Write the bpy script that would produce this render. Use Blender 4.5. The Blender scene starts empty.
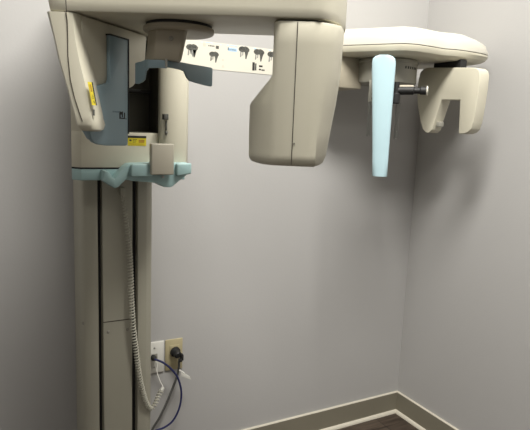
import bpy, bmesh, math, random
from mathutils import Vector, Matrix
random.seed(4)
S = bpy.context.scene
COL = S.collection

# ------------------------------------------------------------ camera
CAM_F, YAW, PITCH, ROLL, EYE = 542.04, math.radians(28.53), math.radians(8.94), math.radians(2.244), 1.25
def cam_axes():
    cy, sy, cp, sp = math.cos(YAW), math.sin(YAW), math.cos(PITCH), math.sin(PITCH)
    f = Vector((sy*cp, cy*cp, -sp)); r = Vector((cy, -sy, 0)); u = r.cross(f)
    c, s = math.cos(ROLL), math.sin(ROLL)
    return c*r + s*u, -s*r + c*u, f
cr, cu, cf = cam_axes()
cd = bpy.data.cameras.new('camera'); cam = bpy.data.objects.new('camera', cd); COL.objects.link(cam)
cd.sensor_fit = 'HORIZONTAL'; cd.sensor_width = 36.0; cd.lens = CAM_F/530*36.0; cd.clip_start = .02
m = Matrix((cr, cu, -cf)).transposed().to_4x4(); m.translation = Vector((0, 0, EYE))
cam.matrix_world = m
S.camera = cam

# ------------------------------------------------------------ world, light, exposure
w = bpy.data.worlds.new('world'); S.world = w; w.use_nodes = True
w.node_tree.nodes['Background'].inputs[0].default_value = (1, .97, .93, 1)
w.node_tree.nodes['Background'].inputs[1].default_value = .004
S.view_settings.view_transform = 'Standard'; S.view_settings.look = 'None'
S.view_settings.gamma = 1; S.view_settings.use_curve_mapping = False
S.view_settings.exposure = -0.1
def area(name, loc, sx, sy, power, col=(1, .972, .905)):
    l = bpy.data.lights.new(name, 'AREA'); l.shape = 'RECTANGLE'; l.size = sx; l.size_y = sy
    l.energy = power; l.color = col
    o = bpy.data.objects.new(name, l); COL.objects.link(o); o.location = loc
    return o
CEIL = 2.85
LAMPS = [(.60, .55, 1.1, .5, 89.0), (-.60, -.7, .6, .6, 10.0)]  # second entry is an added unseen fill that lifts the overall brightness
for (lx, ly, sx, sy, pw) in LAMPS:
    area('ceiling_lamp_light', (lx, ly, CEIL-.035), sx-.06, sy-.06, pw)

# ------------------------------------------------------------ materials
def mat(name, col, rough=.5, noise=.03, scale=8.0, bump=0.0, bscale=200, spec=.5, metal=0, coat=0, emis=None, trans=0):
    mt = bpy.data.materials.new(name); mt.use_nodes = True; nt = mt.node_tree; p = nt.nodes['Principled BSDF']
    tc = nt.nodes.new('ShaderNodeTexCoord')
    nz = nt.nodes.new('ShaderNodeTexNoise'); nz.inputs['Scale'].default_value = scale; nz.inputs['Detail'].default_value = 4
    nt.links.new(tc.outputs['Object'], nz.inputs['Vector'])
    rp = nt.nodes.new('ShaderNodeValToRGB'); e = rp.color_ramp.elements
    e[0].position = .3; e[1].position = .7
    e[0].color = tuple(max(0, c*(1-noise)) for c in col)+(1,); e[1].color = tuple(min(1, c*(1+noise)) for c in col)+(1,)
    nt.links.new(nz.outputs['Fac'], rp.inputs['Fac']); nt.links.new(rp.outputs['Color'], p.inputs['Base Color'])
    p.inputs['Roughness'].default_value = rough; p.inputs['Metallic'].default_value = metal
    p.inputs['Specular IOR Level'].default_value = spec; p.inputs['Coat Weight'].default_value = coat
    p.inputs['Transmission Weight'].default_value = trans
    if emis:
        p.inputs['Emission Color'].default_value = tuple(col)+(1,); p.inputs['Emission Strength'].default_value = emis
    if bump:
        n2 = nt.nodes.new('ShaderNodeTexNoise'); n2.inputs['Scale'].default_value = bscale; n2.inputs['Detail'].default_value = 3
        nt.links.new(tc.outputs['Object'], n2.inputs['Vector'])
        b = nt.nodes.new('ShaderNodeBump'); b.inputs['Strength'].default_value = bump; b.inputs['Distance'].default_value = .002
        nt.links.new(n2.outputs['Fac'], b.inputs['Height']); nt.links.new(b.outputs['Normal'], p.inputs['Normal'])
    return mt
M = {}
M['wall'] = mat('wall_paint', (.475, .468, .462), .75, .02, 1.5, .12, 120, .3)
M['ceiling'] = mat('ceiling_paint', (.5, .5, .48), .9, .02, 3)
M['cream'] = mat('cream_plastic', (.61, .58, .47), .42, .015, 3, .12, 900, .5)
M['white'] = mat('cream_white_plastic', (.66, .635, .555), .35, .01, 3, .05, 900, .5)
M['platetan'] = mat('tan_plastic', (.44, .41, .335), .45, .02, 5, .1, 800)
M['taupe'] = mat('taupe_plastic', (.40, .36, .28), .45, .02, 5, .1, 800)
M['column'] = mat('column_paint', (.40, .385, .315), .5, .02, 3, .1, 700)
M['greyplastic'] = mat('grey_plastic', (.30, .29, .25), .5, .03, 6)
M['blue'] = mat('blue_grey_plastic', (.27, .37, .42), .42, .02, 4, .05, 600)
M['teal'] = mat('teal_plastic', (.36, .52, .52), .4, .02, 4, .05, 600)
M['slate'] = mat('slate_blue_plastic', (.17, .245, .28), .45, .02, 4)
M['cyan'] = mat('pale_cyan_plastic', (.47, .65, .715), .4, .01, 4)
M['black'] = mat('black_rubber', (.012, .012, .012), .6, .1, 10)
M['dark'] = mat('dark_smoked_plastic', (.03, .028, .018), .25, .1, 10)
M['olive'] = mat('dark_olive_plastic', (.045, .043, .03), .4, .1, 6)
M['seam'] = mat('dark_joint', (.07, .06, .045), .8, .05, 10)
M['metal'] = mat('brushed_metal', (.45, .45, .43), .35, .05, 40, metal=1)
M['plate'] = mat('white_wall_plate', (.74, .73, .68), .35, .01, 4)
M['beige'] = mat('beige_wall_plate', (.46, .40, .245), .35, .01, 4)
M['cordgrey'] = mat('cream_cord', (.50, .485, .41), .45, .02, 10)
M['greycable'] = mat('grey_cable', (.10, .10, .095), .5, .05, 10)
M['navy'] = mat('navy_cable', (.018, .022, .10), .4, .05, 10)
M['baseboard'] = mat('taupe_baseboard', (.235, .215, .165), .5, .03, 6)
M['lip'] = mat('lit_baseboard_edge', (.62, .58, .49), .5, .02, 6)  # paler tone paints light caught by lip and toe; also poster squares
M['paper'] = mat('label_paper', (.68, .655, .575), .5, .01, 6)
M['ink'] = mat('grey_ink', (.09, .09, .08), .7, .3, 90)
M['palegrey'] = mat('pale_grey_ink', (.25, .25, .235), .7, .2, 90)
M['inkb'] = mat('black_ink', (.02, .02, .02), .7, .1, 50)
M['lightblue'] = mat('pale_blue_ink', (.45, .62, .80), .7, .05, 50)
M['yellow'] = mat('yellow_label', (.72, .60, .035), .5, .05, 60)
M['orange'] = mat('ochre_ink', (.45, .26, .03), .5, .2, 60)
M['lamp'] = mat('lamp_diffuser', (1, .97, .92), .5, .0, 3, emis=3.0)
M['frame'] = mat('white_lamp_frame', (.8, .8, .8), .4)
gl = mat('clear_acrylic', (.85, .87, .85), .08, 0, 3, trans=1.0); M['glass'] = gl

def floor_mat():
    mt = bpy.data.materials.new('wood_plank_floor'); mt.use_nodes = True; nt = mt.node_tree; p = nt.nodes['Principled BSDF']
    tc = nt.nodes.new('ShaderNodeTexCoord'); mp = nt.nodes.new('ShaderNodeMapping')
    mp.inputs['Rotation'].default_value = (0, 0, math.radians(0))
    nt.links.new(tc.outputs['Object'], mp.inputs['Vector'])
    br = nt.nodes.new('ShaderNodeTexBrick'); br.inputs['Scale'].default_value = 1
    br.inputs['Brick Width'].default_value = 1.2; br.inputs['Row Height'].default_value = .15; br.inputs['Mortar Size'].default_value = .002
    br.inputs['Color1'].default_value = (.045, .033, .026, 1); br.inputs['Color2'].default_value = (.085, .066, .052, 1)
    br.inputs['Mortar'].default_value = (.02, .015, .012, 1)
    nt.links.new(mp.outputs[0], br.inputs['Vector'])
    mp2 = nt.nodes.new('ShaderNodeMapping'); mp2.inputs['Scale'].default_value = (2.5, 28, 1)
    nt.links.new(mp.outputs[0], mp2.inputs['Vector'])
    nz = nt.nodes.new('ShaderNodeTexNoise'); nz.inputs['Scale'].default_value = 2.2; nz.inputs['Detail'].default_value = 8; nz.inputs['Distortion'].default_value = .6
    nt.links.new(mp2.outputs[0], nz.inputs['Vector'])
    rp = nt.nodes.new('ShaderNodeValToRGB'); rp.color_ramp.elements[0].position = .35; rp.color_ramp.elements[1].position = .7
    rp.color_ramp.elements[0].color = (.35, .3, .27, 1); rp.color_ramp.elements[1].color = (1.5, 1.45, 1.4, 1)
    nt.links.new(nz.outputs['Fac'], rp.inputs['Fac'])
    mx = nt.nodes.new('ShaderNodeMix'); mx.data_type = 'RGBA'; mx.blend_type = 'MULTIPLY'; mx.inputs[0].default_value = 1
    nt.links.new(br.outputs['Color'], mx.inputs[6]); nt.links.new(rp.outputs['Color'], mx.inputs[7])
    nt.links.new(mx.outputs[2], p.inputs['Base Color']); p.inputs['Roughness'].default_value = .45
    return mt
M['floor'] = floor_mat()

# ------------------------------------------------------------ mesh helpers
class MB:
    def __init__(s): s.bm = bmesh.new()
    def _faces(s, verts, faces, mi=0):
        vs = [s.bm.verts.new(v) for v in verts]; out = []
        for f in faces:
            try:
                fc = s.bm.faces.new([vs[i] for i in f]); fc.material_index = mi; out.append(fc)
            except ValueError: pass
        return out
    def _bev(s, fs, bev, seg=2, ang=30):
        if not bev: return
        es = set(e for f in fs for e in f.edges)
        bmesh.ops.recalc_face_normals(s.bm, faces=fs)
        es = [e for e in es if len(e.link_faces) == 2 and e.calc_face_angle(0) > math.radians(ang)]
        bmesh.ops.bevel(s.bm, geom=es, offset=bev, segments=seg, profile=.5, affect='EDGES', clamp_overlap=True)
    def loft(s, rings, mi=0, bev=0, seg=2, ang=30, cap=True):
        n = len(rings[0]); vs = [Vector(v) for r in rings for v in r]; fs = []
        for k in range(len(rings)-1):
            for i in range(n):
                j = (i+1) % n
                fs.append((k*n+i, k*n+j, (k+1)*n+j, (k+1)*n+i))
        if cap: fs += [tuple(range(n))[::-1], tuple((len(rings)-1)*n+i for i in range(n))]
        f = s._faces(vs, fs, mi); s._bev(f, bev, seg, ang); return s
    def prism(s, pts, off, mi=0, bev=0, seg=2, ang=30):
        """pts: a planar outline, off: extrusion vector"""
        off = Vector(off); a = [Vector(p) for p in pts]
        return s.loft([a, [p+off for p in a]], mi, bev, seg, ang)
    def box(s, a, b, mi=0, bev=0, seg=2):
        (x0, y0, z0), (x1, y1, z1) = a, b
        return s.prism([(x0, y0, z0), (x1, y0, z0), (x1, y1, z0), (x0, y1, z0)], (0, 0, z1-z0), mi, bev, seg)
    def tube(s, pts, r, n=10, mi=0, cap=True):
        pts = [Vector(p) for p in pts]; rings = []; nrm = None
        for i, p in enumerate(pts):
            t = (pts[min(i+1, len(pts)-1)]-pts[max(i-1, 0)]).normalized()
            if nrm is None:
                nrm = t.orthogonal().normalized()
            nrm = (nrm - t*nrm.dot(t)).normalized(); b = t.cross(nrm)
            rr = r[i] if isinstance(r, (list, tuple)) else r
            rings.append([p+(nrm*math.cos(2*math.pi*k/n)+b*math.sin(2*math.pi*k/n))*rr for k in range(n)])
        return s.loft(rings, mi, cap=cap)
    def lathe(s, c, axis, prof, n=32, mi=0):
        """prof: list of (radius, height along axis)"""
        c = Vector(c); ax = Vector(axis).normalized(); u = ax.orthogonal().normalized(); v = ax.cross(u)
        return s.loft([[c+ax*h+(u*math.cos(2*math.pi*k/n)+v*math.sin(2*math.pi*k/n))*max(r, 1e-5) for k in range(n)] for r, h in prof], mi)
    def build(s, name, mats, parent=None, sharp=35, origin=None):
        bmesh.ops.remove_doubles(s.bm, verts=s.bm.verts, dist=1e-6)
        bmesh.ops.recalc_face_normals(s.bm, faces=s.bm.faces)
        for f in s.bm.faces: f.smooth = True
        for e in s.bm.edges:
            e.smooth = not (len(e.link_faces) != 2 or e.calc_face_angle(0) > math.radians(sharp))
        pw = parent['_w'] if parent is not None else None
        if origin is None:
            cs = [v.co for v in s.bm.verts]
            origin = Vector(tuple((min(c[i] for c in cs)+max(c[i] for c in cs))/2 for i in range(3)))
            origin.z = min(c.z for c in cs)
        origin = Vector(origin)
        for v in s.bm.verts: v.co -= origin
        me = bpy.data.meshes.new(name); s.bm.to_mesh(me); s.bm.free()
        for k in (mats if isinstance(mats, (list, tuple)) else [mats]): me.materials.append(M[k])
        o = bpy.data.objects.new(name, me); COL.objects.link(o)
        if parent is not None:
            o.parent = parent; o.location = origin-Vector(pw)
        else: o.location = origin
        o['_w'] = tuple(origin)
        return o
def empty(name, loc, label, cat, group=None):
    o = bpy.data.objects.new(name, None); COL.objects.link(o); o.location = loc; o.empty_display_size = .1
    o['_w'] = tuple(loc); tag(o, label, cat, group); return o
def tag(o, label, cat, group=None):
    o['label'] = label; o['category'] = cat
    if group: o['group'] = group
    return o
def struct(o): o['kind'] = 'structure'; return o
def smooth_path(P, k=10):
    P = [Vector(p) for p in P]; Q = [P[0]*2-P[1]]+P+[P[-1]*2-P[-2]]; out = []
    for i in range(1, len(Q)-2):
        for j in range(k):
            t = j/k; a, b, c, d = Q[i-1], Q[i], Q[i+1], Q[i+2]
            out.append(.5*((2*b)+(c-a)*t+(2*a-5*b+4*c-d)*t*t+(3*b-a-3*c+d)*t**3))
    out.append(P[-1]); return out

# ------------------------------------------------------------ room
BY, RX, LX, FY = 1.74, 1.67, -2.2, -2.8
def slab(name, a, b, k):
    mb = MB(); mb.box(a, b); return struct(mb.build(name, k))
slab('floor', (LX-.1, FY-.1, -.1), (RX+.1, BY+.1, 0), 'floor')
slab('ceiling', (LX-.1, FY-.1, CEIL), (RX+.1, BY+.1, CEIL+.1), 'ceiling')
slab('wall_back', (LX, BY, 0), (RX+.1, BY+.1, CEIL), 'wall')
slab('wall_right', (RX, FY, 0), (RX+.1, BY, CEIL), 'wall')
slab('wall_left', (LX-.1, FY, 0), (LX, BY+.1, CEIL), 'wall')
slab('wall_front', (LX, FY-.1, 0), (RX+.1, FY, CEIL), 'wall')
def board(name, p0, p1, inn):
    """baseboard with top edge and rounded toe coloured paler for caught light; inn points into the room"""
    p0, p1, inn = Vector(p0), Vector(p1), Vector(inn)
    up = Vector((0, 0, 1)); al = p1-p0
    mb = MB()
    mb.prism([p0, p0+inn*.009, p0+inn*.009+up*.0935, p0+up*.0935], al)
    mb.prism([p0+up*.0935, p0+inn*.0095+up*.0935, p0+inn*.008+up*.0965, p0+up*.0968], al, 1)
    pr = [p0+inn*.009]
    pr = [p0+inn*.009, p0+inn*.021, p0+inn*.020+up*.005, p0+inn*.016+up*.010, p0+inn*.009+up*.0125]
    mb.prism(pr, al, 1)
    return struct(mb.build(name, ['baseboard', 'lip']))
board('baseboard_back', (LX, BY, 0), (RX, BY, 0), (0, -1, 0))
board('baseboard_right', (RX, FY, 0), (RX, BY, 0), (-1, 0, 0))
board('baseboard_left', (LX, FY, 0), (LX, BY, 0), (1, 0, 0))
for i, (lx, ly, sx, sy, pw) in enumerate(LAMPS):
    r = empty('ceiling_light', (lx, ly, CEIL-.03), ('long flat ceiling light panel above the x-ray machine', 'small square fill light panel, added unseen, farther from the machine')[i], 'ceiling light')
    mb = MB(); a, b = sx/2, sy/2
    for (x0, x1, y0, y1) in ((-a, a, -b, -b+.025), (-a, a, b-.025, b), (-a, -a+.025, -b+.025, b-.025), (a-.025, a, -b+.025, b-.025)):
        mb.box((lx+x0, ly+y0, CEIL-.03), (lx+x1, ly+y1, CEIL))
    mb.build('frame', 'frame', r)
    mb = MB(); mb.box((lx-a+.025, ly-b+.025, CEIL-.02), (lx+a-.025, ly+b-.025, CEIL-.001)); mb.build('diffuser', 'lamp', r)

# ------------------------------------------------------------ the x-ray machine
ROOT = empty('panoramic_x_ray_machine', (.355, 1.56, 0), 'cream dental panoramic x-ray machine with blue trim standing at the grey wall', 'x-ray machine')

# column
mb = MB()
F0 = 1.48
def colring(z):
    return [(.258, 1.66, z), (.250, 1.505, z), (.257, 1.49, z), (.279, F0, z), (.292, F0, z), (.293, 1.50, z), (.303, 1.50, z), (.304, F0, z),
            (.386, F0, z), (.387, 1.50, z), (.400, 1.50, z), (.401, F0, z), (.426, F0, z), (.442, 1.492, z), (.448, 1.505, z), (.445, 1.66, z)]
mb.loft([colring(0.02), colring(1.64)], bev=.0015, seg=1)
mb.box((.29, 1.66, .05), (.42, 1.74, 1.55))
col = mb.build('column', 'column', ROOT)
for x0, x1 in ((.2935, .3025), (.3875, .3995)):
    mb = MB(); mb.box((x0, 1.4985, .03), (x1, 1.5, 1.64)); mb.build('guide_slot', 'black', col)['label'] = 'black guide slot in the column face'
mb = MB(); mb.box((.304, F0-.0006, .700), (.386, F0+.001, .7025)); mb.build('joint_line', 'seam', col)
for x, z in ((.318, .672), (.372, .671)):
    mb = MB(); mb.lathe((x, F0, z), (0, -1, 0), [(.0045, 0), (.0045, .001), (.003, .002), (0, .002)], 14); mb.build('screw', 'greyplastic', col)
mb = MB(); mb.lathe((.2535, 1.4975, .70), (-.9, -.4, 0), [(.005, 0), (.005, .001), (.003, .0022), (0, .0022)], 14); mb.build('screw', 'greyplastic', col)
mb = MB(); mb.box((.22, 1.43, 0), (.455, 1.665, .02), bev=.004); mb.build('base_plate', 'column', ROOT)

# carriage: a tall body with a viewing recess, a rounded right pillar and a top block
car = None
mb = MB()
Z0, Z1 = 1.141, 1.70  # unseen upper end raised to shade the wall on the left
lower = [(.215, 1.402), (.2345, 1.38), (.427, 1.38), (.427, 1.475), (.245, 1.475)]
mb.loft([[(x, y, Z0) for x, y in lower], [(x, y, 1.23) for x, y in lower]], bev=.0008)
pill = [(.427, 1.40), (.427, 1.368), (.433, 1.358), (.445, 1.351), (.46, 1.348), (.478, 1.350), (.495, 1.357), (.505, 1.372), (.507, 1.40), (.507, 1.475), (.427, 1.475)]
mb.loft([[(x, y, Z0) for x, y in pill], [(x, y, 1.400) for x, y in pill]], bev=.0008)
mb.box((.427, 1.365, 1.400), (.476, 1.475, Z1), bev=.0008)
lp = [(.215, 1.402), (.2345, 1.38), (.338, 1.38), (.338, 1.475), (.245, 1.475)]
mb.loft([[(x, y, 1.23) for x, y in lp], [(x, y, Z1) for x, y in lp]], bev=.0008)
mb.box((.338, 1.38, 1.47), (.427, 1.475, Z1))
mb.box((.338, 1.468, 1.23), (.427, 1.475, 1.47))
car = mb.build('carriage', 'cream', ROOT)
mb = MB(); mb.box((.3385, 1.455, 1.2305), (.4265, 1.467, 1.4695)); mb.box((.3385, 1.381, 1.2302), (.3405, 1.455, 1.4695)); mb.box((.4245, 1.381, 1.2302), (.4265, 1.455, 1.4695)); mb.box((.3405, 1.381, 1.2302), (.4245, 1.455, 1.232))
rec = mb.build('viewing_recess', 'olive', car); rec['label'] = 'dark viewing recess in the carriage front'
mb = MB(); mb.box((.355, 1.43, 1.332), (.424, 1.455, 1.341), bev=.002); mb.build('recess_bar', 'black', car)
def yellow_label(parent, P, U, V, N, w_, h_, name='warning_label'):
    """yellow sticker with a black header, printed words as small bars"""
    P, U, V, N = Vector(P), Vector(U).normalized(), Vector(V).normalized(), Vector(N).normalized()
    mb = MB()
    def q(u0, u1, v0, v1, mi, h):
        mb.prism([P+U*u0+V*v0, P+U*u1+V*v0, P+U*u1+V*v1, P+U*u0+V*v1], N*h, mi)
    q(0, w_, 0, h_, 0, .0006)
    q(0, w_, h_*.78, h_, 1, .0009)
    q(w_*.08, w_*.20, h_*.45, h_*.62, 1, .0008)
    for k, (a, b) in enumerate(((.26, .50), (.26, .46), (.26, .42))):
        q(w_*a, w_*b, h_*(.60-.13*k), h_*(.64-.13*k), 1, .0008)
    q(w_*.58, w_*.90, h_*.30, h_*.62, 2, .0008)
    for k in range(2): q(w_*.06, w_*.9, h_*(.10+.09*k), h_*(.125+.09*k), 2, .0008)
    o = mb.build(name, ['yellow', 'inkb', 'orange'], parent); o['label'] = 'yellow warning sticker with a black header'
    return o
yellow_label(car, (.348, 1.38, 1.197), (1, 0, 0), (0, 0, 1), (0, -1, 0), .047, .025)
mb = MB(); mb.box((.431, 1.345, 1.2655), (.4425, 1.364, 1.2795), 0, .001); mb.build('latch_head', 'ink', car)
mb = MB(); mb.box((.4375, 1.3495, 1.238), (.4405, 1.357, 1.2625), 0, .0005); mb.box((.4355, 1.3485, 1.231), (.4425, 1.356, 1.236), 1, .0008); mb.box((.4375, 1.3495, 1.226), (.4400, 1.357, 1.231))
mb.build('latch_pin', ['ink', 'metal'], car)

# overhead arm that carries the rotating arm and the head support
Rh = Vector((math.cos(YAW), -math.sin(YAW), 0)); Fh = Vector((math.sin(YAW), math.cos(YAW), 0))
def G(l, d, z): return Rh*l+Fh*d+Vector((0, 0, z))
HUB = (-.183, 1.108)
mb = MB(); c = G(HUB[0], HUB[1], 0)
ov = [(.245, 1.47), (.30, 1.00), (.33, .985), (.41, .985), (.44, 1.00), (.505, 1.47)]
mb.loft([[(x, y, 1.615) for x, y in ov], [(x, y, 1.70) for x, y in ov]], bev=.008)
mb.lathe((c.x, c.y, 1.595), (0, 0, 1), [(.06, 0), (.06, .03)], 32)
mb.build('overhead_arm', 'cream', ROOT)

# rotating beam
bp = [(-.417, 1.030), (-.414, 1.016), (-.405, 1.0115), (-.38, 1.0110), (.060, .990), (.083, .9905), (.100, 1.003), (.121, 1.032), (.142, 1.095), (.146, 1.14), (.130, 1.175), (.10, 1.183), (-.20, 1.19),
      (-.255, 1.24), (-.29, 1.262), (-.36, 1.262), (-.395, 1.235), (-.420, 1.15)]
def ring(pts, z, k=1.0, sh=0):
    cx = sum(p[0] for p in pts)/len(pts); cy = sum(p[1] for p in pts)/len(pts)
    return [G(cx+(a-cx)*k+(sh if a < -.35 else 0), cy+(b-cy)*k, z) for a, b in pts]
mb = MB()
mb.loft([ring(bp, 1.4455, 1, .014), ring(bp, 1.463, 1, .011), ring(bp, 1.57, 1, 0), ring(bp, 1.592, .985, 0), ring(bp, 1.60, .95, 0)], bev=.0025, ang=50)  # unseen top made taller to deepen the shade on the wall behind
beam = mb.build('rotating_beam', 'cream', ROOT, sharp=40)
mb = MB(); mb.prism([G(-.3695, 1.0108, 1.444), G(-.3680, 1.0108, 1.444), G(-.3715, 1.0108, 1.54), G(-.3730, 1.0108, 1.54)], Fh*.004); mb.build('joint_line', 'seam', beam)

# sensor head (left arm)
e = Vector((.073, .205)).normalized(); inn = Vector((e.y, -e.x))
def IN(s, z, off=0.0): return G(-.347+e.x*s+inn.x*off, 1.03+e.y*s+inn.y*off, z)
lv = [  # z, outer l, inner-front l, back depth
    (1.4440, -.4065, -.352, 1.10), (1.4200, -.4005, -.351, 1.10), (1.3950, -.3945, -.348, 1.10), (1.3600, -.3870, -.3415, 1.10), (1.3300, -.3785, -.334, 1.095),
    (1.3070, -.372, -.329, 1.09), (1.2850, -.3665, -.3255, 1.085), (1.2630, -.360, -.3215, 1.08), (1.2470, -.3565, -.3180, 1.075), (1.2380, -.3520, -.3185, 1.07), (1.2345, -.3460, -.3230, 1.06)]
rings = []
for k, (z, lo, li, db) in enumerate(lv):
    f = 0 if k < 9 else (.003 if k == 9 else .008)
    wdt = li-lo
    rings.append([G(lo+.004, db-f, z), G(lo, 1.03, z), G(lo+.001, 1.016+f, z), G(lo+wdt*.12, 1.0105+f, z), G(lo+wdt*.55, 1.010+f, z), G(li-.006, 1.013+f, z), G(li, 1.022+f, z),
                  G(min(li+.003, -.318), 1.040, z), G(li-.002, db-f, z)])
mb = MB(); mb.loft(rings[::-1])
sp = [(.0, 1.4435), (.0, 1.345), (.02, 1.325), (.06, 1.316), (.133, 1.318), (.165, 1.330), (.182, 1.343), (.196, 1.350), (.210, 1.365), (.2175, 1.4435)]
mb.prism([IN(s, z, 0) for s, z in sp], G(inn.x*-.045, inn.y*-.045, 0), bev=.004)
sens = mb.build('sensor_head', 'cream', ROOT, sharp=40)
# vertical joint between outer shell and inner cover
seam = [(-.3695, 1.443), (-.3675, 1.43), (-.367, 1.40), (-.3670, 1.368), (-.3635, 1.326), (-.3565, 1.295), (-.346, 1.262), (-.3425, 1.252)]
mb = MB()
mb.loft([[G(l-.0008, 1.0094, z), G(l+.0008, 1.0094, z), G(l+.0008, 1.016, z), G(l-.0008, 1.016, z)] for l, z in seam]); mb.build('joint_line', 'seam', sens)
nrm = (inn.x*Rh+inn.y*Fh)
A0, A1 = G(-.3345, 1.0115, 1.325), G(-.327, 1.012, 1.283)
# yellow sticker on the rounded inner front edge of the head
V_ = Vector((A1-A0)).normalized(); U_ = (Rh*.75+Fh*.66).normalized(); N_ = (Rh*.66-Fh*.75)
P0 = G(-.3335, 1.0115, 1.3235)
yellow_label(sens, P0+N_*.0018+V_*.042, -V_, U_, N_, .042, .0095)['label'] = 'narrow yellow warning sticker on the rounded edge'
mb = MB(); q0 = G(-.3245, 1.0135, 1.2745); mb.prism([q0, q0+U_*.0035, q0+U_*.0035+Vector((0, 0, -.011)), q0+Vector((0, 0, -.011))], N_*.0012); mb.build('small_print', 'ink', sens)
# blue cover on the inner side
bl = [(.070, 1.420), (.131, 1.420), (.131, 1.216), (.129, 1.209), (.126, 1.2055), (.06, 1.2065), (.035, 1.209), (.018, 1.2135), (.010, 1.2205), (.006, 1.235), (.006, 1.28), (.016, 1.308), (.030, 1.320), (.050, 1.325), (.066, 1.329), (.070, 1.336)]
mb = MB(); mb.prism([IN(s, z, .0005) for s, z in bl], G(inn.x*.009, inn.y*.009, 0), bev=.002)
# body behind the lower part of the cover
mb.prism([IN(s, z, 0) for s, z in [(.03, 1.314), (.125, 1.314), (.125, 1.215), (.045, 1.217), (.03, 1.235)]], G(inn.x*-.03, inn.y*-.03, 0), bev=.004)
bc = mb.build('blue_cover', 'blue', sens)
mb = MB()
mb.prism([IN(.069, 1.4195, .0), IN(.133, 1.4195, .0), IN(.133, 1.4225, .0), IN(.069, 1.4225, .0)], G(inn.x*.0105, inn.y*.0105, 0))
mb.prism([IN(.131, 1.4225, .0), IN(.1335, 1.4225, .0), IN(.1335, 1.23, .0), IN(.131, 1.23, .0)], G(inn.x*.0105, inn.y*.0105, 0))
mb.build('rubber_edge', 'black', sens)
# printed mark on the blue cover: a faint word, a bold block emblem and a small word
mb = MB()
def inkq(s0, s1, z0, z1, mi): mb.prism([IN(s0, z0, .0095), IN(s1, z0, .0095), IN(s1, z1, .0095), IN(s0, z1, .0095)], G(inn.x*.0004, inn.y*.0004, 0), mi)
x = .078
for wd in (.0055, .0045, .005, .004): inkq(x, x+wd, 1.2725, 1.2755, 1); x += wd+.0012
for a, b, c_, d_ in ((.100, .104, 1.2625, 1.2755), (.1085, .112, 1.2640, 1.2755), (.116, .1195, 1.2625, 1.2735), (.100, .1195, 1.2605, 1.2630), (.104, .1085, 1.2690, 1.2745)): inkq(a, b, c_, d_, 0)
for a in (.1205, .1235): inkq(a, a+.0022, 1.2595, 1.2625, 1)
mb.build('printed_emblem', ['inkb', 'slate'], sens)['label'] = 'small black printed emblem with faint lettering'

# tube head (right arm)
def tsec(z, li, r, dd=0.0, back=1.15, lob=0.0):
    """lob 0: slim upper part, 1: with the deeper inner lobe"""
    mix = lambda a, b: a+(b-a)*lob
    return [G(li+.004, back, z), G(li, mix(1.085, 1.066), z), G(mix(li+.0005, li+.005), mix(1.03, 1.052), z), G(mix(.0035, -.012), mix(1.012, 1.026)+dd, z), G(mix(.006, .002), mix(1.002, 1.0055)+dd, z), G(.015, .9955+dd, z), G(.044, .9915+dd, z),
            G(.072, .9905+dd, z), G(.088, .9945+dd, z), G(r-.028, 1.005+dd, z), G(r-.010, 1.030, z), G(r-.002, 1.062, z), G(r, 1.085, z), G(r-.006, back, z)]
mb = MB()
secs = [(1.1850, -.014, .098, .016, 1.130, 1), (1.1860, -.022, .104, .009, 1.138, 1), (1.1885, -.030, .1085, .004, 1.146, 1), (1.1930, -.0345, .1115, .0015, 1.15, 1), (1.2000, -.0365, .1140, 0, 1.15, 1), (1.2060, -.0365, .1165, 0, 1.15, 1), (1.2540, -.0375, .1225, 0, 1.15, 1),
        (1.2950, -.0375, .1285, 0, 1.15, 1), (1.3020, -.0345, .1297, 0, 1.15, .95), (1.3440, -.001, .1340, 0, 1.15, .08), (1.3500, .0035, .1345, 0, 1.15, 0), (1.4020, .0035, .1365, 0, 1.15, 0), (1.4350, .0035, .1375, 0, 1.15, 0), (1.4405, .0045, .1365, .002, 1.15, 0), (1.4415, .007, .134, .006, 1.15, 0)]
mb.loft([tsec(*s) for s in secs])
tube = mb.build('tube_head', 'cream', ROOT, sharp=50)
mb = MB(); mb.loft([[G(.0435, .9905, z), G(.0450, .9905, z), G(.0450, .996, z), G(.0435, .996, z)] for z in (1.189, 1.439)]); mb.build('joint_line', 'seam', tube)
mb = MB(); mb.loft([ring([(.01, 1.02), (.08, 1.005), (.125, 1.06), (.12, 1.13), (.02, 1.13)], z) for z in (1.437, 1.447)]); mb.build('pivot_collar', 'black', tube)
mb = MB(); mb.lathe(G(.0475, .9912, 1.2275), -Fh, [(.0018, 0), (.0018, .0006), (0, .001)], 10); mb.build('screw', 'greyplastic', tube)

# head support under the hub
hc = G(HUB[0], HUB[1], 0)
mb = MB(); mb.lathe((hc.x, hc.y, 1.4285), (0, 0, 1), [(.063, 0), (.0665, .0012), (.069, .004), (.069, .010), (.067, .0112)], 64)
hs = mb.build('head_support', 'greyplastic', ROOT); hs.data.materials[0] = M['taupe']
mb = MB(); mb.lathe((hc.x, hc.y, 1.438), (0, 0, 1), [(.064, 0), (.064, .010)], 64); mb.build('bearing_gap', 'black', hs)
mb = MB()
top = [(-.240, 1.090), (-.218, 1.060), (-.164, 1.060), (-.160, 1.070), (-.182, 1.15), (-.236, 1.15)]
bot = [(-.244, 1.085), (-.2205, 1.063), (-.1755, 1.063), (-.172, 1.072), (-.190, 1.14), (-.238, 1.14)]
mb.loft([[G(l, d, 1.373) for l, d in bot], [G(l, d, 1.4295) for l, d in top]], bev=.003)
mb.build('support_block', 'taupe', hs)
mb = MB(); mb.lathe(G(-.190, 1.0608, 1.413), -Fh, [(.0045, 0), (.0045, .001), (.0035, .0018), (0, .0018)], 16); mb.build('screw', 'greyplastic', hs)
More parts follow.
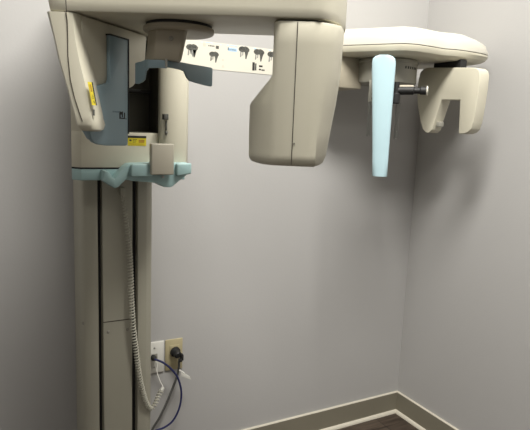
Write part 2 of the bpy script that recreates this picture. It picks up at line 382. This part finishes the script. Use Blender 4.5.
# temple pads
def blade(path, mbx, th=.004):
    """path: (l, d, ztop, zbottom) points of an upright strip"""
    R_ = []
    for i, (l, d, a, b) in enumerate(path):
        p, q = path[max(i-1, 0)], path[min(i+1, len(path)-1)]
        t = Vector((q[0]-p[0], q[1]-p[1])).normalized(); n = Vector((-t.y, t.x))*th/2
        R_.append([G(l-n.x, d-n.y, b), G(l+n.x, d+n.y, b), G(l+n.x, d+n.y, a), G(l-n.x, d-n.y, a)])
    mbx.loft(R_, bev=.0012)
mb = MB(); blade([(-.198, 1.068, 1.3735, 1.3605), (-.188, 1.084, 1.375, 1.3605), (-.180, 1.105, 1.3755, 1.3605), (-.174, 1.118, 1.3760, 1.359), (-.170, 1.128, 1.3762, 1.348), (-.166, 1.138, 1.3764, 1.3425), (-.155, 1.160, 1.377, 1.3405),
        (-.140, 1.190, 1.378, 1.3385), (-.130, 1.208, 1.378, 1.338), (-.1275, 1.213, 1.3765, 1.340)], mb)
mb.build('temple_pad', 'slate', hs)['label'] = 'right slate-blue temple pad'
mb = MB(); blade([(-.198, 1.068, 1.3735, 1.3585), (-.215, 1.064, 1.3735, 1.3585), (-.233, 1.067, 1.3735, 1.3575), (-.240, 1.074, 1.374, 1.352), (-.2445, 1.083, 1.374, 1.337), (-.252, 1.095, 1.373, 1.333), (-.262, 1.105, 1.372, 1.330), (-.269, 1.112, 1.371, 1.331)], mb)
mb.build('temple_pad', 'blue', hs)['label'] = 'left pale blue temple pad'
mb = MB(); mb.tube([G(-.199, 1.062, 1.3755), G(-.199, 1.062, 1.360)], .0022, 10); mb.build('pad_pin', 'metal', hs)

# chin shelf and hand grips (teal)
mb = MB()
bd = [(.215, 1.402), (.2335, 1.378), (.50, 1.378), (.507, 1.40), (.507, 1.475), (.245, 1.475)]
mb.loft([[(x, y, 1.1095) for x, y in bd], [(x, y, 1.138) for x, y in bd]], bev=.002)
shelf = mb.build('chin_shelf', 'teal', ROOT)
mb = MB(); mb.loft([[(x, y, 1.1375) for x, y in bd], [(x, y, 1.1415) for x, y in bd]]); mb.build('shelf_gap', 'black', shelf)
mb = MB()
gp = [(.2795, 1.1370), (.288, 1.1365), (.3035, 1.1165), (.3305, 1.1460), (.340, 1.1530), (.350, 1.1545), (.488, 1.1580), (.495, 1.1560), (.498, 1.150), (.498, 1.134), (.460, 1.104), (.450, 1.0965), (.443, 1.0945), (.427, 1.0960), (.409, 1.1060), (.38, 1.1090), (.345, 1.1120), (.332, 1.1160), (.312, 1.0975), (.3045, 1.0935), (.2775, 1.1115)]
mb.prism([(x, 1.33, z) for x, z in gp], (0, .05, 0), bev=.003)
mb.build('hand_grip', 'teal', shelf)
for x0, x1, n_ in ((.3405, .394, 0), (.457, .497, 1)):
    mb = MB(); mb.prism([(x0, 1.318, 1.1235), (x1, 1.318, 1.1235 if not n_ else 1.130), (x1, 1.318, 1.1545 if not n_ else 1.1575), (x0+(.004 if not n_ else 0), 1.318, 1.1545 if not n_ else 1.157), (x0, 1.318, 1.150)], (0, .014, 0), bev=.004, seg=3)
    mb.build('grip_pad', 'teal', shelf)
mb = MB(); mb.box((.3870, 1.305, 1.1290), (.4450, 1.3250, 1.2060), bev=.003, seg=3)
mb.build('chin_rest_plate', 'platetan', ROOT)['label'] = 'upright beige plate in front of the chin shelf'
mb = MB(); mb.lathe((.424, 1.329, 1.122), (0, -1, 0), [(.0035, 0), (.0035, .0015), (0, .002)], 12); mb.build('screw', 'metal', shelf)

# wall bracket that carries the cephalometric unit is built below
# instruction poster stuck on the wall behind the machine
Yp = BY-.0012
mb = MB(); mb.box((.60, Yp, 1.443), (1.14, BY-.0002, 1.531), 0)
def fl(pts, mi, h=.0004): mb.prism([(x, Yp, z) for x, z in pts], (0, -h, 0), mi)
def rc(x0, x1, z0, z1, mi): fl([(x0, z0), (x1, z0), (x1, z1), (x0, z1)], mi)
def machine_icon(cx, cz, k, pale=1):
    """small printed picture of a machine head: a lobed top with arms hanging from it"""
    def P(*q): return [(cx+a*k, cz+b*k) for a, b in q]
    fl(P((-.018, .004), (-.021, .010), (-.017, .017), (-.008, .020), (-.002, .019), (.006, .021), (.015, .018), (.021, .012), (.020, .005), (.012, .001), (.0, .002), (-.008, .000)), 1)
    fl(P((.003, .002), (.017, .003), (.013, -.010), (.010, -.021), (.006, -.021), (.005, -.008)), 1)
    fl(P((-.014, .002), (-.010, .002), (-.009, -.012), (-.012, -.017), (-.015, -.016)), pale)
    fl(P((-.006, .002), (-.002, .002), (-.003, -.010), (-.006, -.011)), pale)
    for i in range(4): fl(P((-.014+.008*i, .009), (-.010+.008*i, .009), (-.011+.008*i, .014), (-.013+.008*i, .014)), 5)
machine_icon(.649, 1.497, 1.0, 5); fl([(.641, 1.499), (.664, 1.500), (.657, 1.484), (.652, 1.476), (.648, 1.484)], 5)
machine_icon(.727, 1.484, .85, 1)
machine_icon(.838, 1.509, 1.0, 5); machine_icon(.896, 1.506, 1.0, 5); machine_icon(.950, 1.503, 1.0, 5)
machine_icon(1.01, 1.500, 1.0, 5); machine_icon(1.07, 1.497, 1.0, 5)
for a, b, c_, d_, mi in ((.687, .697, 1.514, 1.524, 3), (.733, .744, 1.511, 1.521, 1), (.757, .763, 1.474, 1.480, 3), (.757, .765, 1.453, 1.456, 3), (.759, .763, 1.457, 1.461, 3),
                         (.778, .812, 1.508, 1.520, 2), (.777, .780, 1.511, 1.520, 4), (.872, .881, 1.452, 1.480, 4), (.882, .888, 1.453, 1.477, 1), (.898, .912, 1.466, 1.472, 4), (.898, .906, 1.455, 1.460, 4), (.908, .921, 1.454, 1.459, 1),
                         (.636, .639, 1.525, 1.528, 2), (.682, .685, 1.525, 1.529, 2), (.696, .722, 1.527, 1.529, 2), (.750, .753, 1.524, 1.528, 2), (.774, .780, 1.5245, 1.5285, 2), (.785, .812, 1.526, 1.5285, 2), (.826, .832, 1.5245, 1.5285, 2), (.875, .885, 1.5245, 1.5285, 2), (.935, .942, 1.5245, 1.5285, 2)):
    rc(a, b, c_, d_, mi)
for k in range(5): rc(.706+k*.0048, .7085+k*.0048+(.001 if k % 2 else 0), 1.5165, 1.5205, 4)
for k in range(6): rc(.783+k*.0045, .7852+k*.0045, 1.511, 1.516, 5)
tag(mb.build('instruction_poster', ['paper', 'ink', 'lightblue', 'lip', 'inkb', 'palegrey']), 'long narrow white instruction poster with small machine pictures, on the wall behind the machine', 'poster')

# cephalometric unit: a separate thing fixed to the wall
CEPH = empty('cephalometric_unit', (1.30, 1.55, 1.11), 'cream wall-mounted cephalometric unit with a pale cyan rod, in the corner', 'x-ray unit')
mb = MB(); mb.box((1.085, 1.55, 1.402), (1.205, 1.739, 1.512), bev=.004); mb.build('wall_bracket', 'taupe', CEPH)  # darker taupe paints in the shade under the housing
ch = CEPH
hp = [(1.04, 1.62), (1.06, 1.575), (1.095, 1.533), (1.150, 1.457), (1.205, 1.377), (1.222, 1.361), (1.263, 1.348), (1.330, 1.350), (1.385, 1.356), (1.405, 1.350), (1.425, 1.343), (1.47, 1.340), (1.53, 1.343), (1.585, 1.352), (1.617, 1.373), (1.630, 1.41), (1.634, 1.47), (1.615, 1.55), (1.60, 1.63), (1.55, 1.68), (1.30, 1.69), (1.15, 1.67)]  # hidden back edge extended toward the wall to shade the corner more
cx_, cy_ = 1.35, 1.48
def hr(z, ins):
    out = []
    n = len(hp)
    for i, p in enumerate(hp):
        a, b = Vector(hp[i-1]), Vector(hp[(i+1) % n]); t = (b-a).normalized(); nn = Vector((-t.y, t.x))
        t_ = max(0, (p[0]-1.46)/.17); h_ = max(0, (z-1.54)/.055)
        out.append((p[0]+nn.x*ins*(1+.9*t_), p[1]+nn.y*ins*(1+.6*t_), z-.026*h_*t_**1.6))
    return out
mb = MB(); mb.loft([hr(1.505, .026), hr(1.508, .016), hr(1.516, .006), hr(1.528, .001), hr(1.535, .0015)])
lower = mb.build('housing', 'cream', CEPH, sharp=28)
mb = MB(); mb.loft([hr(1.535, .0035), hr(1.5375, .0035)]); mb.build('joint_line', 'seam', lower)
mb = MB(); mb.loft([hr(1.5375, .001), hr(1.553, .0015), hr(1.572, .005), hr(1.585, .012), hr(1.592, .024), hr(1.595, .042)])
mb.build('top_cover', 'white', ch, sharp=28)
mb = MB(); mb.prism([(1.395, 1.3465, 1.5335), (1.525, 1.3465, 1.5335), (1.525, 1.3465, 1.512), (1.40, 1.3465, 1.512)], (0, .006, 0)); mb.bm.free()
# drum
mb = MB(); DC = Vector((1.293, 1.530, 0))
mb.lathe(DC+Vector((0, 0, 1.4225)), (0, 0, 1), [(.098, 0), (.1035, .002), (.105, .008), (.105, .066), (.1085, .068), (.1085, .075), (.104, .078), (.100, .0875)], 72)
drum = mb.build('rotating_drum', 'greyplastic', ch)  # dark grey puts the shade of the overhanging housing into the colour
uv = Vector((1.2, 1.385, 0)).normalized(); side = Vector((uv.y, -uv.x, 0))
# marks on the drum
def ond(a, z, out=0.0): # a: angle offset from the direction facing the room
    d = -uv; ca, sa = math.cos(a), math.sin(a); dd = Vector((d.x*ca-d.y*sa, d.x*sa+d.y*ca, 0)); return DC+dd*(.105+out)+Vector((0, 0, z)), dd
mb = MB()
for k in range(6):
    p, dd = ond(math.radians(38+k*6), 1.470, 0); t = Vector((-dd.y, dd.x, 0))
    mb.prism([p-t*.0025, p+t*.0025, p+t*.0025+Vector((0, 0, .008)), p-t*.0025+Vector((0, 0, .008))], dd*.0008)
mb.build('printed_scale', 'inkb', drum)

# nasion rod: pale cyan tapered bar
RP = Vector((1.186, 1.369, 0))
def rs(z, c_, hw, th=.012):
    out = []
    for k in range(20):
        a = 2*math.pi*k/20; ca, sa = math.cos(a), math.sin(a)
        out.append(RP+side*(c_+hw*math.copysign(abs(ca)**.75, ca))+uv*(th*math.copysign(abs(sa)**.9, sa))+Vector((0, 0, z)))
    return out
mb = MB(); mb.loft([rs(z, -.019-(z-1.115)*.0336, h) for z, h in ((1.114, .0225), (1.1155, .0240), (1.16, .0255), (1.25, .0285), (1.33, .0315), (1.40, .0345), (1.45, .0368), (1.475, .0372), (1.487, .0345), (1.494, .027), (1.4975, .016))])
mb.build('nasion_rod', 'cyan', ch, sharp=40)['label'] = 'pale cyan tapered rod hanging down'
# ear rod plates of clear acrylic and their brackets
def onp(px, z, dist): return uv*dist+side*px+Vector((0, 0, z))
mb = MB(); c0 = Vector((1.178, 1.449, 0))
mb.prism([c0-side*.016+Vector((0, 0, 1.355)), c0+side*.012+Vector((0, 0, 1.355)), c0+side*.012+Vector((0, 0, 1.425)), c0-side*.016+Vector((0, 0, 1.425))], uv*.012, bev=.001); br = mb.build('ear_rod_bracket', 'greyplastic', ch)
for k in range(3):
    mb = MB(); mb.lathe(c0+side*(-.004)+Vector((0, 0, 1.366+.014*k)), -uv, [(.0025, 0), (.0025, .001), (0, .001)], 8); mb.build('rivet', 'black', ch)
for s0, s1 in ((-.014, -.002),):
    mb = MB(); mb.prism([c0+side*s0+Vector((0, 0, 1.242)), c0+side*s1+Vector((0, 0, 1.242)), c0+side*(s1+.001)+Vector((0, 0, 1.356)), c0+side*(s0-.001)+Vector((0, 0, 1.356))], uv*.004, bev=.001)
    mb.build('ear_rod', 'glass', ch)['label'] = 'clear acrylic ear rod'
c1 = Vector((1.238, 1.395, 0))
mb = MB(); mb.prism([c1-side*.006+Vector((0, 0, 1.236)), c1+side*.008+Vector((0, 0, 1.236)), c1+side*.008+Vector((0, 0, 1.356)), c1-side*.006+Vector((0, 0, 1.356))], uv*.004, bev=.001)
mb.build('ear_rod', 'glass', ch)['label'] = 'clear acrylic ear rod'
mb = MB(); mb.lathe(Vector((1.222, 1.388, 1.350)), (0, 0, 1), [(.010, 0), (.0135, .003), (.0135, .030), (.009, .034), (.009, .069)], 20); mb.build('clamp_knob', 'black', ch)
mb = MB(); ra, rb = Vector((1.225, 1.392, 1.392)), Vector((1.297, 1.327, 1.3935)); ax = (rb-ra).normalized(); L_ = (rb-ra).length
mb.lathe(ra, ax, [(.009, 0), (.0135, .003), (.0135, L_*.55), (.010, L_*.58), (.010, L_*.75), (.013, L_*.78), (.013, L_-.004)], 20, 0)
mb.lathe(ra+Vector((0, 0, .012)), ax, [(.006, .004), (.006, L_*.55)], 12, 1)
mb.build('locking_screw', ['black', 'taupe'], ch)
mb = MB(); mb.lathe(rb-ax*.004, ax, [(.013, 0), (.0155, .001), (.0155, .004), (.012, .006), (0, .006)], 24); mb.build('screw_cap', 'white', ch)['label'] = 'round white cap on the locking screw'

# image receptor holder, an upside-down U
sx = 1.45
up = [(1.536, 1.408), (1.533, 1.455), (1.527, 1.478), (1.512, 1.489), (1.49, 1.492), (1.30, 1.477), (1.275, 1.474), (1.263, 1.466), (1.257, 1.452), (1.257, 1.41), (1.261, 1.35), (1.266, 1.30), (1.273, 1.277), (1.285, 1.267), (1.30, 1.262), (1.320, 1.261), (1.3235, 1.265), (1.330, 1.374),
      (1.413, 1.377), (1.441, 1.290), (1.446, 1.272), (1.459, 1.262), (1.475, 1.262), (1.492, 1.275), (1.510, 1.31), (1.527, 1.36)]
mb = MB(); mb.prism([(sx, y, z) for y, z in up], (.045, 0, 0), bev=.007, seg=3)
sh = mb.build('sensor_holder', 'cream', ch, sharp=40)
mb = MB(); mb.box((sx+.008, 1.35, 1.472), (sx+.038, 1.47, 1.508)); mb.build('holder_mount', 'black', ch)
mb = MB(); mb.box((1.462, 1.424, 1.284), (1.484, 1.443, 1.302), bev=.002); mb.build('holder_clip', 'greyplastic', ch)

# ------------------------------------------------------------ wall plates, plug, cables
def wall_plate(x0, x1, z0, z1, m_, label, nm, scr, extra):
    r = empty(nm, ((x0+x1)/2, BY, z0), label, 'wall plate')
    mb = MB(); mb.box((x0, BY-.006, z0), (x1, BY, z1), bev=.003); mb.build('face_plate', m_, r)
    cx = (x0+x1)/2
    for z in scr:
        mb = MB(); mb.lathe((cx, BY-.006, z), (0, -1, 0), [(.0035, 0), (.003, .0012), (0, .0015)], 12); mb.build('screw', 'metal', r)
    extra(r, cx); return r
def jack(r, cx):
    mb = MB(); mb.box((cx-.011, BY-.0075, .447), (cx+.011, BY-.005, .469), bev=.001); mb.build('jack_socket', 'greyplastic', r)
    mb = MB(); mb.lathe((cx-.005, BY-.0075, .458), (0, -1, 0), [(.010, 0), (.010, .008), (.006, .018), (.004, .020)], 16); mb.build('cable_boot', 'black', r)
wall_plate(.494, .5635, .398, .512, 'plate', 'white data jack wall plate with a dark cable, beside the column', 'data_jack_plate', (.49, .42), jack)
def sockets(r, cx):
    for z in (.476, .432):
        mb = MB(); mb.box((cx-.017, BY-.008, z-.014), (cx+.017, BY-.005, z+.014), bev=.003); mb.build('socket', 'beige', r)
wall_plate(.568, .632, .398, .512, 'beige', 'beige power outlet plate with a black plug in it', 'power_outlet_plate', (.454,), sockets)
plug = empty('power_plug', (.602, BY-.008, .462), 'grey power cord slanting down the wall from its black plug in the beige outlet', 'plug')
mb = MB(); mb.lathe((.600, BY-.008, .470), (.15, -1, -.2), [(.015, 0), (.018, .003), (.018, .012), (.013, .016), (.013, .030), (.010, .034)], 20); mb.build('plug_body', 'black', plug)
mb = MB(); mb.box((.613, 1.695, .444), (.622, 1.712, .466), bev=.002); mb.box((.604, 1.690, .442), (.615, 1.705, .452), bev=.002); mb.build('strain_relief', 'black', plug)

def cable(name, pts, r, m_, label, cat, k=10, parent=None):
    mb = MB(); mb.tube(smooth_path(pts, k), r, 8)
    if parent: return mb.build(name, m_, parent)
    return tag(mb.build(name, m_), label, cat)
cable('cord', [(.606, 1.700, .444), (.608, 1.705, .42), (.605, 1.712, .385), (.576, 1.712, .31), (.545, 1.712, .245), (.510, 1.712, .185), (.485, 1.70, .08), (.47, 1.69, .008)], .0042, 'greycable', None, None, parent=plug)
mb = MB()
mb.tube([(.606, 1.696, .412), (.622, 1.690, .400)], .003, 8); mb.prism([(.612, 1.693, .408), (.640, 1.686, .388), (.646, 1.684, .375), (.634, 1.687, .379), (.610, 1.693, .391)], (0, -.002, 0), bev=.0005)
tag(mb.build('cord_tag', 'plate'), 'small white plastic tag hanging on the grey power cord', 'tag')
cable('network_cable', [(.524, 1.714, .458), (.545, 1.695, .452), (.574, 1.69, .425), (.600, 1.69, .385), (.613, 1.69, .33), (.607, 1.69, .275), (.585, 1.69, .232), (.555, 1.69, .213), (.52, 1.69, .208), (.48, 1.69, .20), (.45, 1.70, .17)], .0036, 'navy', 'dark navy network cable looping down from the white wall plate', 'cable')
# coiled hand switch cord
path = smooth_path([(.356, 1.470, 1.060), (.367, 1.470, .985), (.375, 1.470, .905), (.3785, 1.468, .830), (.380, 1.466, .760), (.385, 1.466, .68), (.393, 1.466, .610), (.401, 1.467, .545), (.412, 1.47, .487), (.426, 1.475, .437), (.442, 1.485, .410), (.456, 1.49, .415), (.470, 1.50, .434), (.484, 1.51, .448)], 40)
tot = [0]
for a, b in zip(path, path[1:]): tot.append(tot[-1]+(b-a).length)
hel = []; turns = 84; N_s = turns*9
import bisect
nr = Vector((0, 1, 0))
for i in range(N_s+1):
    s_ = tot[-1]*(i/N_s); k = min(max(bisect.bisect_right(tot, s_)-1, 0), len(path)-2)
    t = (s_-tot[k])/max(tot[k+1]-tot[k], 1e-9); p = path[k].lerp(path[k+1], t); tg = (path[k+1]-path[k]).normalized()
    nr = (nr-tg*nr.dot(tg)).normalized(); bi = tg.cross(nr)
    f = i/N_s; rad = .0030+.0035*min(1, f/.25) if f < .25 else .0065
    ang = 2*math.pi*turns*f
    hel.append(p+(nr*math.cos(ang)+bi*math.sin(ang))*rad)
cc = empty('coiled_cord', tuple(path[-1]), 'cream coiled hand switch cord hanging in front of the column', 'cord')
mb = MB(); mb.tube(hel, .0021, 6); mb.build('coil', 'cordgrey', cc)
mb = MB(); mb.tube([(.484, 1.51, .448), (.490, 1.513, .456)], .0055, 10); mb.build('coil_end', 'plate', cc)
mb = MB(); mb.tube(smooth_path([(.489, 1.512, .456), (.492, 1.54, .50), (.505, 1.62, .485), (.530, 1.716, .44), (.536, 1.732, .44)], 8), .0014, 6); mb.bm.free()
mb = MB(); mb.tube(smooth_path([(.490, 1.514, .457), (.500, 1.575, .445), (.517, 1.665, .435), (.535, 1.722, .432), (.536, 1.7335, .440)], 8), .0015, 6); mb.build('thin_lead', 'plate', cc)
mb = MB(); mb.box((.350, 1.462, 1.058), (.362, 1.4795, 1.080), bev=.002); mb.build('cord_anchor', 'column', cc)

for o in bpy.data.objects:
    if '_w' in o: del o['_w']
